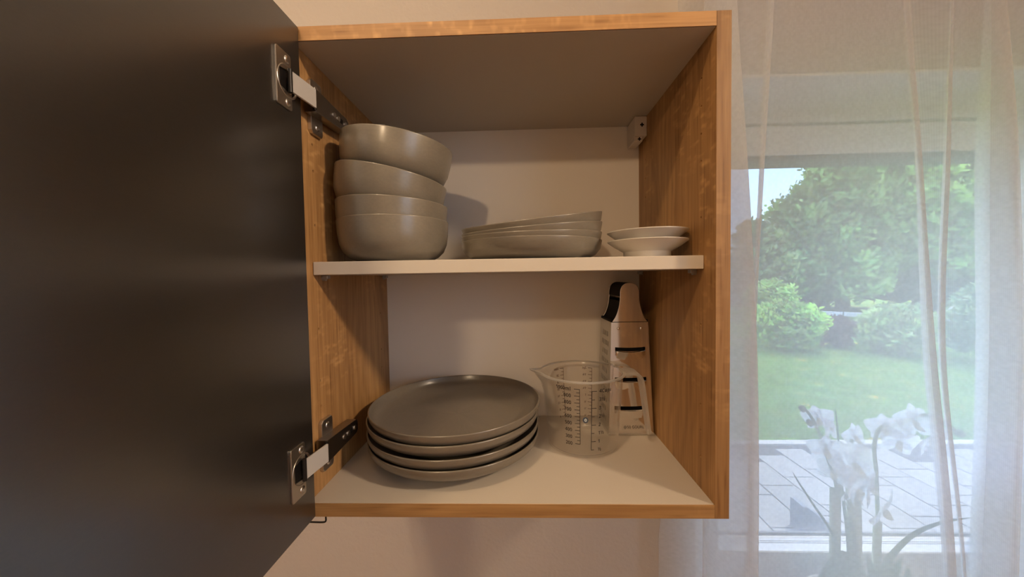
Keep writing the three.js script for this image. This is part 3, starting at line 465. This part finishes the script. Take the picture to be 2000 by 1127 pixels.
// ------------------------------------------------------------------ orchids on the sill
const petalWhite = phys({ color: lin(0.93, 0.95, 1.0), roughness: 1, transmission: 0.6, thickness: 0, side: THREE.DoubleSide });
const lipMat = phys({ color: lin(0.80, 0.80, 0.66), roughness: 1, transmission: 0.2, thickness: 0, side: THREE.DoubleSide });
const stemMat = std({ color: lin(0.30, 0.36, 0.17), roughness: 0.6 });
const paleStem = std({ color: lin(0.42, 0.46, 0.30), roughness: 0.6 });
const leafMat = phys({ color: lin(0.10, 0.17, 0.07), roughness: 0.8, transmission: 0.25, thickness: 0, side: THREE.DoubleSide });
const budMat = std({ color: lin(0.22, 0.28, 0.13), roughness: 0.6 });
const potMat = std({ color: lin(0.70, 0.70, 0.72), roughness: 0.4 });
function blade(len, wid, bend, n = 10, m = 4, round = 0.9) {         // a petal or leaf growing along +y, cupped, bending towards +z
  const P = [], I = [];
  for (let i = 0; i <= n; i++) { const s = i / n, w = wid * Math.pow(Math.sin(Math.PI * Math.min(0.985, 0.06 + 0.92 * Math.pow(s, round))), 0.75); for (let j = 0; j <= m; j++) { const v = j / m * 2 - 1; P.push(v * w, len * s * (1 - 0.25 * bend * s), bend * len * s * s * 0.6 + Math.abs(v) ** 2 * w * 0.22); } }
  for (let i = 0; i < n; i++) for (let j = 0; j < m; j++) { const a = i * (m + 1) + j, b = a + m + 1; I.push(a, a + 1, b, a + 1, b + 1, b); }
  const g = new THREE.BufferGeometry(); g.setAttribute('position', new THREE.Float32BufferAttribute(P, 3)); g.setIndex(I); g.computeVertexNormals(); return g;
}
const petalG = blade(0.031, 0.0175, -0.25), sepalG = blade(0.033, 0.0105, 0.15), lipG = blade(0.017, 0.006, 1.2), columnG = new THREE.SphereGeometry(0.0036, 12, 8).scale(1, 1, 1.7);
function makeFlower() {
  const f = new THREE.Group(); f.name = 'flower';
  for (const [g, a, z] of [[sepalG, 0, -0.001], [sepalG, 2.25, -0.001], [sepalG, -2.25, -0.001], [petalG, 1.15, 0.001], [petalG, -1.15, 0.001]]) { const p = part(f, 'petal', g, petalWhite); p.rotation.z = a; p.position.z = z; }
  const l = part(f, 'lip', lipG, lipMat); l.rotation.z = Math.PI; l.position.z = 0.002; part(f, 'column', columnG, lipMat).position.z = 0.003;
  return f;
}
const flower0 = makeFlower();
function flowers(t, list) { for (const [x, y, z, ry, rx, rz, s] of list) { const f = flower0.clone(); f.position.set(x, y, z); f.rotation.set(rx, ry, rz, 'YXZ'); f.scale.setScalar(s); t.add(f); } }
const budG = new THREE.SphereGeometry(0.0075, 14, 10).scale(0.85, 1.15, 0.85);
function strapLeaf(t, pts, w, label) { // narrow leaf along a path
  const c = new THREE.CatmullRomCurve3(pts.map((p) => V(...p))), n = 28, P = [], I = [];
  for (let i = 0; i <= n; i++) { const s = i / n, p = c.getPoint(s), tg = c.getTangent(s), sd = V(-tg.y, tg.x, 0).normalize(), ww = w * Math.pow(1 - s, 0.7) * Math.min(1, 0.45 + s * 4); for (const k of [-1, 0, 1]) P.push(p.x + sd.x * ww * k, p.y + sd.y * ww * k, p.z + (k ? 0.002 : 0)); }
  for (let i = 0; i < n; i++) for (let k = 0; k < 2; k++) { const a = i * 3 + k, b = a + 3; I.push(a, a + 1, b, a + 1, b + 1, b); }
  const g = new THREE.BufferGeometry(); g.setAttribute('position', new THREE.Float32BufferAttribute(P, 3)); g.setIndex(I); g.computeVertexNormals(); part(t, 'leaf', g, leafMat, label);
}
const potG = lathe([[0, 0], [0.040, 0], [0.043, 0.003], [0.056, 0.105], [0.058, 0.108], [0.056, 0.110], [0.0535, 0.107], [0.050, 0.095], [0, 0.095]], 48);
{
  const Y = WY0 + 0.0006;
  const a = thing('orchid', 'white orchid with a dense cluster of blossoms on thick pale stems, left of two', 'plant', 'orchids on the window sill', [0.955, Y, -0.385]);
  const A = (x, y, z = 0) => [x - 0.955, y - Y, z];
  part(a, 'pot', potG, potMat);
  part(a, 'stem', tube([A(0.948, -0.46), A(0.948, -0.33), A(0.947, -0.20)], 0.0098, 16, 12), paleStem);
  part(a, 'stem', tube([A(0.985, -0.46), A(0.990, -0.36), A(0.988, -0.25), A(0.982, -0.16)], 0.0125, 20, 12), paleStem);
  part(a, 'stem', tube([A(0.946, -0.205, 0.004), A(0.938, -0.175, 0.01), A(0.922, -0.12, 0.006), A(0.905, -0.06, 0), A(0.888, -0.030, 0), A(0.876, -0.018, 0)], 0.0030, 30, 8), stemMat);
  part(a, 'stem', tube([A(0.982, -0.165, 0.002), A(0.975, -0.12, 0.002), A(0.985, -0.09, -0.005)], 0.0030, 20, 8), stemMat);
  for (const [x, y, z] of [[0.874, -0.020, 0], [0.888, -0.050, 0.004], [0.931, -0.178, 0.026], [0.945, -0.197, 0.024]]) { const b = part(a, 'bud', budG, budMat); b.position.set(...A(x, y, z)); b.rotation.z = 0.5; }
  flowers(a, [[...A(0.905, -0.040, 0.005), -0.7, 0.1, 0.3, 0.95], [...A(0.932, -0.062, 0.0), 0.5, -0.2, -0.3, 0.95], [...A(0.918, -0.105, 0.01), -0.4, 0.2, 0.1, 1.1], [...A(0.935, -0.150, 0.015), -0.9, 0.1, -0.2, 1.15], [...A(0.968, -0.135, 0.018), 0.1, -0.1, 0.2, 1.6], [...A(0.975, -0.188, 0.02), 0.3, 0.3, -0.5, 1.6], [...A(1.005, -0.185, 0.012), 0.9, 0.1, 0.6, 1.4], [...A(0.995, -0.088, -0.012), 0.3, -0.1, 0.2, 1.0], [...A(1.035, -0.235, 0.012), 0.6, 0.35, 0.7, 1.5]]);
  strapLeaf(a, [A(0.960, -0.455, 0.01), A(0.952, -0.36, 0.012), A(0.930, -0.29, 0.014), A(0.885, -0.22, 0.016), A(0.850, -0.165, 0.016), A(0.842, -0.150, 0.016)], 0.0042);
  strapLeaf(a, [A(0.970, -0.455, 0.006), A(0.974, -0.33, 0.002), A(0.968, -0.20, -0.01), A(0.966, -0.08, -0.02), A(0.962, -0.028, -0.022)], 0.0052);
  strapLeaf(a, [A(0.965, -0.455, 0.012), A(0.982, -0.36, 0.014), A(0.975, -0.29, 0.014), A(0.955, -0.215, 0.014)], 0.0050);
  const bl = blade(0.165, 0.058, 0.25, 16, 8, 0.75); bl.rotateZ(0.16); part(a, 'leaf', bl, leafMat, 'broad rounded leaf').position.set(...A(0.945, -0.456, 0.018));
  const b = thing('orchid', 'white orchid whose blossoms arch over to the right on a thin stem, right of two', 'plant', 'orchids on the window sill', [1.075, Y, -0.385]);
  const B = (x, y, z = 0) => [x - 1.075, y - Y, z];
  part(b, 'pot', potG, potMat);
  part(b, 'stem', tube([B(1.050, -0.455), B(1.042, -0.36), B(1.038, -0.26), B(1.033, -0.16), B(1.028, -0.10), B(1.040, -0.062), B(1.075, -0.040), B(1.12, -0.034), B(1.165, -0.045), B(1.198, -0.072)], 0.0036, 60, 8), stemMat);
  part(b, 'stem', tube([B(1.040, -0.455, -0.004), B(1.041, -0.36, -0.004), B(1.042, -0.275, -0.004)], 0.0075, 16, 10), paleStem);
  for (const [x, y, z] of [[1.162, -0.047, 0.01], [1.200, -0.073, 0.004]]) { const q = part(b, 'bud', budG, budMat); q.position.set(...B(x, y, z)); q.rotation.z = 1.2; q.scale.setScalar(1.25); }
  flowers(b, [[...B(1.045, -0.062, 0.004), -0.6, 0, 0.2, 1.0], [...B(1.068, -0.088, 0.010), -0.2, 0.3, -0.2, 1.2], [...B(1.098, -0.048, 0.010), 0.1, -0.2, 0.1, 1.3], [...B(1.128, -0.085, 0.012), 0.5, 0.3, 0.4, 1.2], [...B(1.140, -0.055, 0.006), 0.9, 0, -0.3, 1.1], [...B(1.158, -0.085, 0.004), 1.0, 0.3, 0.5, 0.95]]);
  strapLeaf(b, [B(1.030, -0.455, 0.02), B(1.015, -0.40, 0.024), B(1.035, -0.335, 0.026), B(1.085, -0.282, 0.024), B(1.145, -0.258, 0.02), B(1.212, -0.249, 0.016)], 0.0125);
  for (let k = 0; k < 14; k++) { const an = k / 14 * 6.283, ox = Math.cos(an) * 0.03, g = blade(rr(0.07, 0.14), rr(0.008, 0.016), rr(0.2, 0.6), 10, 4, 0.8); g.rotateX(rr(-0.3, 0.5)); g.rotateZ(-ox * 16 + rr(-0.2, 0.2)); part(b, 'leaf', g, leafMat).position.set(ox, 0.093, Math.sin(an) * 0.03); }
}

// ------------------------------------------------------------------ garden outside
const GY = -1.6;
struct('yard', uvGrain(bx(-30, 60, GY - 0.4, GY - 0.13, -3.6, 30), 'x'), std({ color: lin(0.35, 0.34, 0.31), roughness: 0.95 }), 'gravel yard beside the house');
{
  const lawnTex = tex(512, 512, (u, v) => { const n = fbm(u * 12, v * 12, 12, 12, 111, 4), f = vnoise(u * 220, v * 220, 220, 220, 113); const k = 0.7 + 0.5 * n + 0.25 * (f - 0.5), d = Math.max(0, n - 0.56) * 1.4; return [(0.42 + d) * k, 0.60 * k, 0.22 * k]; });
  const lawnMat = std({ map: rep(lawnTex, 0.35), bumpMap: rep(lawnTex, 0.35), bumpScale: 0.03, roughness: 0.95 });
  const lg = new THREE.PlaneGeometry(90, 66, 60, 44); lg.rotateX(-Math.PI / 2); lg.translate(14, GY, -3.62 - 33); { const uv = lg.attributes.uv, p = lg.attributes.position; for (let i = 0; i < p.count; i++) { uv.setXY(i, p.getX(i), p.getZ(i)); p.setY(i, GY - 0.01 + 0.02 * Math.sin(p.getX(i) * 1.3) * Math.sin(p.getZ(i) * 0.9)); } lg.computeVertexNormals(); }
  struct('lawn', lg, lawnMat, 'sunlit green lawn behind the patio');
  // short grass standing on the nearer lawn
  const bl = []; for (let k = 0; k < 7; k++) { const g = blade(rr(0.035, 0.06), 0.003, rr(-0.5, 0.7), 3, 1, 1); g.rotateY(rr(0, 6.28)); g.translate(rr(-0.05, 0.05), 0, rr(-0.05, 0.05)); g.setAttribute('uv', new THREE.Float32BufferAttribute(new Float32Array(g.attributes.position.count * 2), 2)); bl.push(g); }
  const tuft = merge(bl), NG = 16000, gm = phys({ color: lin(1, 1, 1), roughness: 1, transmission: 0.3, thickness: 0, side: THREE.DoubleSide });
  const im = shade(new THREE.InstancedMesh(tuft, gm, NG)), M = new THREE.Matrix4(), c = new THREE.Color();
  for (let i = 0; i < NG; i++) { const q = Math.pow(rnd(), 1.5), z = -3.68 - 5.2 * q; const x = rr(2.0, 6.2) * (-z + 0.4) / 4.1; M.makeRotationY(rr(0, 6.28)).setPosition(x, GY - 0.005, z); const s = rr(0.7, 1.3); M.scale(V(s, s, s)); im.setMatrixAt(i, M); c.setRGB(rr(0.20, 0.30), rr(0.36, 0.46), rr(0.08, 0.12)); im.setColorAt(i, c); }
  im.name = 'grass'; im.userData = { label: 'short bright green grass of the lawn', category: 'grass', kind: 'stuff' }; scene.add(im);
  // patio of pale slabs in staggered rows
  const patio = structGroup('patio', 'patio of pale stone slabs outside the window');
  part(patio, 'joint_bed', bx(-1.6, 7.2, GY - 0.10, GY - 0.012, -3.50, -0.64), std({ color: lin(0.07, 0.07, 0.075), roughness: 0.95 }));
  const slabMats = [0.21, 0.23, 0.245, 0.22].map((k, i) => std({ color: lin(k, k * 0.99, k * 0.97), roughness: 0.85, bumpMap: rep(plasterTex, 3), bumpScale: 0.0008 }));
  const sw = 0.285, sl = 0.40, slabG = [0, 1].map(() => uvGrain(new RoundedBoxGeometry(sw - 0.010, 0.045, sl - 0.010, 1, 0.004), 'z'));
  for (let i = 0; i < 21; i++) { const x = 1.35 + i * sw; if (x > 6.6) break; for (let j = 0; j < 5; j++) { const zc = -1.62 - j * sl - (i % 3) * 0.133; if (zc - sl / 2 < -3.52) continue; const s = part(patio, 'slab', slabG[(i + j) % 2], slabMats[(i * 3 + j * 5 + ((i * j) % 3)) % 4]); s.position.set(x, GY - 0.0225 + rr(-0.0015, 0.0015), zc); } }
  struct('kerb', uvGrain(bx(-1.6, 7.2, GY - 0.12, GY + 0.012, -3.60, -3.505, 0.006), 'x'), std({ color: lin(0.34, 0.335, 0.32), roughness: 0.9, bumpMap: rep(plasterTex, 2), bumpScale: 0.001 }), 'pale concrete kerb between patio and lawn');
  // grey wedge on the slabs near the house
  const ws = new THREE.Shape([[0, 0], [0, 0.20], [0.02, 0.20], [0.30, 0]].map((p) => new THREE.Vector2(...p)));
  const wg = new THREE.ExtrudeGeometry(ws, { depth: 0.12, bevelEnabled: true, bevelSize: 0.004, bevelThickness: 0.004, bevelSegments: 2 });
  const wt = shade(new THREE.Mesh(wg, std({ color: lin(0.16, 0.17, 0.20), roughness: 0.8 }))); wt.name = 'wedge_block'; wt.userData = { label: 'dark grey wedge-shaped block lying on the pale patio slabs', category: 'block' }; wt.position.set(2.235, GY + 0.005, -2.26); scene.add(wt);
}
// foliage: one small spray of leaves, copied
function spray(n, size, leafW) {
  const l = [];
  for (let k = 0; k < n; k++) { const g = blade(size * rr(0.35, 0.6), size * leafW * rr(0.8, 1.2), rr(-0.3, 0.5), 3, 2, 0.8); g.rotateX(rr(-0.9, 0.9)); g.rotateZ(rr(-1.6, 1.6)); g.rotateY(rr(0, 6.28)); g.translate(rr(-0.45, 0.45) * size, rr(-0.35, 0.35) * size, rr(-0.45, 0.45) * size); g.setAttribute('uv', new THREE.Float32BufferAttribute(new Float32Array(g.attributes.position.count * 2), 2)); l.push(g); }
  return merge(l);
}
const leafy = phys({ color: lin(1, 1, 1), roughness: 0.9, transmission: 0.4, thickness: 0, side: THREE.DoubleSide });
const treeSpray = spray(16, 0.42, 0.13), bushSpray = spray(14, 0.17, 0.13), petalSpray = spray(6, 0.10, 0.30);
const barkTex = tex(128, 256, (u, v) => { const n = fbm(u * 20, v * 6, 20, 6, 131, 3); return [0.30 * (0.6 + 0.8 * n), 0.25 * (0.6 + 0.8 * n), 0.21 * (0.6 + 0.8 * n)]; });
const bark = std({ map: barkTex, roughness: 0.95 });
function foliage(t, name, geo, blobs, count, col, label) {
  const im = shade(new THREE.InstancedMesh(geo, leafy, count)), M = new THREE.Matrix4(), c = new THREE.Color(), q = new THREE.Quaternion(), e = new THREE.Euler();
  const wts = blobs.map((b) => b[3] * b[4] * b[5]), tot = wts.reduce((a, b) => a + b);
  for (let i = 0; i < count; i++) {
    let r = rnd() * tot, k = 0; while (k < blobs.length - 1 && (r -= wts[k]) > 0) k++;
    const b = blobs[k], u = rr(-1, 1), an = rr(0, 6.283), rad = Math.pow(rnd(), 0.42), s = Math.sqrt(1 - u * u);
    e.set(rr(-0.6, 0.6), rr(0, 6.28), rr(-0.6, 0.6)); q.setFromEuler(e);
    const z = rr(0.75, 1.3); M.compose(V(b[0] + b[3] * rad * s * Math.cos(an), b[1] + b[4] * rad * u, b[2] + b[5] * rad * s * Math.sin(an)), q, V(z, z, z)); im.setMatrixAt(i, M);
    const v = rr(0.45, 1.55) * (0.8 + 0.4 * (k % 3) / 2); c.setRGB(col[0] * v * rr(0.85, 1.15), col[1] * v, col[2] * v * rr(0.8, 1.2)); im.setColorAt(i, c);
  }
  im.name = name; im.userData = { kind: 'stuff' }; if (label) im.userData.label = label; t.add(im);
}
function tree(label, x, z, h, r, col, count, clear = 0.22) {
  const t = thing('tree', label, 'tree', 'trees beyond the lawn', [x, GY - 0.02, z]);
  part(t, 'trunk', (() => { const g = new THREE.CylinderGeometry(0.09, 0.19, h * 0.62, 10, 6); const p = g.attributes.position; for (let i = 0; i < p.count; i++) { p.setX(i, p.getX(i) + 0.08 * Math.sin(p.getY(i) * 1.1 + x)); } g.computeVertexNormals(); g.translate(0, h * 0.31, 0); return g; })(), bark);
  for (let k = 0; k < 4; k++) { const a = k * 1.6 + x, y = h * (0.32 + 0.08 * k); part(t, 'branch', tube([[0, y, 0], [Math.cos(a) * r * 0.35, y + h * 0.08, Math.sin(a) * r * 0.35], [Math.cos(a) * r * 0.7, y + h * 0.2, Math.sin(a) * r * 0.7]], 0.05, 10, 6), bark); }
  const bl = []; const n = 9;
  bl.push([0, h * 0.78, 0, r * 0.55, h * 0.22, r * 0.55]);
  for (let k = 0; k < n; k++) { const a = k * 2.4 + x, f = (k + 0.5) / n, y = h * (clear + 0.12 + (0.9 - clear - 0.15) * f), w = r * (0.62 - 0.30 * Math.abs(f - 0.35)); bl.push([Math.cos(a) * r * 0.55 * (1.05 - f * 0.7), y, Math.sin(a) * r * 0.55 * (1.05 - f * 0.7), w, h * 0.15, w]); }
  foliage(t, 'foliage', treeSpray, bl, count, col);
}
tree('dark tree at the left end of the row, beside the open sky', 12.6, -16.0, 5.6, 1.9, [0.19, 0.33, 0.10], 1500, 0.1);
tree('tall light green tree rising behind the round bushes', 14.6, -16.2, 7.4, 2.5, [0.27, 0.46, 0.13], 2300, 0.08);
tree('broad light green tree in the middle of the row', 17.3, -15.6, 8.6, 2.9, [0.31, 0.48, 0.13], 2600, 0.08);
tree('tall tree with sky showing through its thin crown', 19.6, -14.4, 8.8, 2.7, [0.28, 0.44, 0.15], 1100, 0.08);
tree('dark tree at the right end of the row, by the curtain fold', 21.5, -13.2, 8.0, 2.7, [0.20, 0.34, 0.13], 1300, 0.06);
tree('small dark tree filling the gap low in the row', 16.0, -17.6, 4.6, 2.6, [0.09, 0.14, 0.09], 1700, 0.0);
tree('low dark tree with branches to the ground at the fence end', 19.2, -16.6, 4.6, 2.8, [0.09, 0.14, 0.09], 1800, 0.0);
tree('small pale tree at the left edge of the window', 9.9, -14.6, 4.0, 1.3, [0.20, 0.30, 0.11], 900, 0.1);
function bush(label, x, z, h, r, col, count, flowersCol) {
  const t = thing('bush', label, 'bush', 'bushes along the lawn', [x, GY - 0.02, z]);
  for (let k = 0; k < 5; k++) { const a = k * 1.256 + x; part(t, 'stem', tube([[Math.cos(a) * 0.04, 0, Math.sin(a) * 0.04], [Math.cos(a) * r * 0.25, h * 0.35, Math.sin(a) * r * 0.25], [Math.cos(a) * r * 0.5, h * 0.7, Math.sin(a) * r * 0.5]], 0.015, 8, 6), bark); }
  const bl = [[0, h * 0.60, 0, r * 0.8, h * 0.36, r * 0.8]]; for (let k = 0; k < 6; k++) { const a = k * 1.05; bl.push([Math.cos(a) * r * 0.55, h * (0.38 + 0.2 * (k % 2)), Math.sin(a) * r * 0.55, r * 0.48, h * 0.30, r * 0.48]); }
  foliage(t, 'foliage', bushSpray, bl, count, col);
  if (flowersCol) foliage(t, 'blossom', petalSpray, bl, 260, flowersCol, 'pale blossoms');
}
bush('round light green bush beside the left curtain fold', 6.55, -8.3, 1.22, 0.72, [0.34, 0.56, 0.12], 1500);
bush('pale yellow-green bush in front of the fence', 8.45, -7.7, 1.18, 0.60, [0.42, 0.56, 0.24], 1300);
bush('white flowering bush beside the right curtain fold', 9.4, -6.7, 1.75, 0.72, [0.22, 0.36, 0.16], 1400, [0.75, 0.72, 0.72]);
bush('loose light green bush behind the left round bush', 7.1, -9.7, 1.75, 0.62, [0.34, 0.54, 0.14], 900);
bush('low reddish bush between the two round bushes', 7.9, -8.5, 0.75, 0.30, [0.22, 0.10, 0.11], 420);
{
  // board fence running in towards the house on the right
  const f = thing('board_fence', 'pale board fence crossing the garden behind the bushes', 'fence');
  const fm = [0.80, 0.85, 0.88].map((k) => std({ color: lin(k * 0.97, k * 0.97, k * 1.03), roughness: 0.85 })), pm = std({ color: lin(0.10, 0.09, 0.09), roughness: 0.9 });
  const A = V(7.6, 0, -9.9), Bp = V(11.2, 0, -6.6), n = 4, yaw = -Math.atan2(Bp.z - A.z, Bp.x - A.x), L = A.distanceTo(Bp) / n;
  for (let i = 0; i <= n; i++) { const p = A.clone().lerp(Bp, i / n), m = part(f, 'post', bx(-0.025, 0.025, -0.05, 0.98, -0.025, 0.025, 0.004), pm); m.position.set(p.x, GY, p.z); m.rotation.y = yaw; }
  for (let i = 0; i < n; i++) for (let k = 0; k < 3; k++) { const p = A.clone().lerp(Bp, (i + 0.5) / n), m = part(f, 'board', bx(-L / 2 + 0.01, L / 2 - 0.01, -0.055, 0.055, -0.012, 0.012, 0.004), fm[(i + k) % 3]); m.position.set(p.x, GY + 0.26 + k * 0.25, p.z + 0.04); m.rotation.y = yaw; }
  // house with an orange roof far off on the left
  const h = thing('house', 'small far house with an orange tiled roof at the left window edge', 'house', null, [14.5, GY, -25]);
  part(h, 'wall', bx(-3, 3, 0, 1.5, -2, 2), std({ color: lin(0.7, 0.66, 0.6), roughness: 0.9 }));
  const roof = new THREE.ExtrudeGeometry(new THREE.Shape([[-2.4, 0], [2.4, 0], [0, 1.5]].map((p) => new THREE.Vector2(...p))), { depth: 6.6, bevelEnabled: false }); roof.rotateY(Math.PI / 2); roof.translate(-3.3, 1.5, 0);
  part(h, 'roof', roof, std({ color: lin(0.62, 0.20, 0.08), roughness: 0.9 }));
  for (const x of [-1.7, 0.3, 1.9]) part(h, 'window', bx(x - 0.4, x + 0.4, 0.5, 1.2, 1.98, 2.03), gasket);
}
renderer.render(scene, camera);
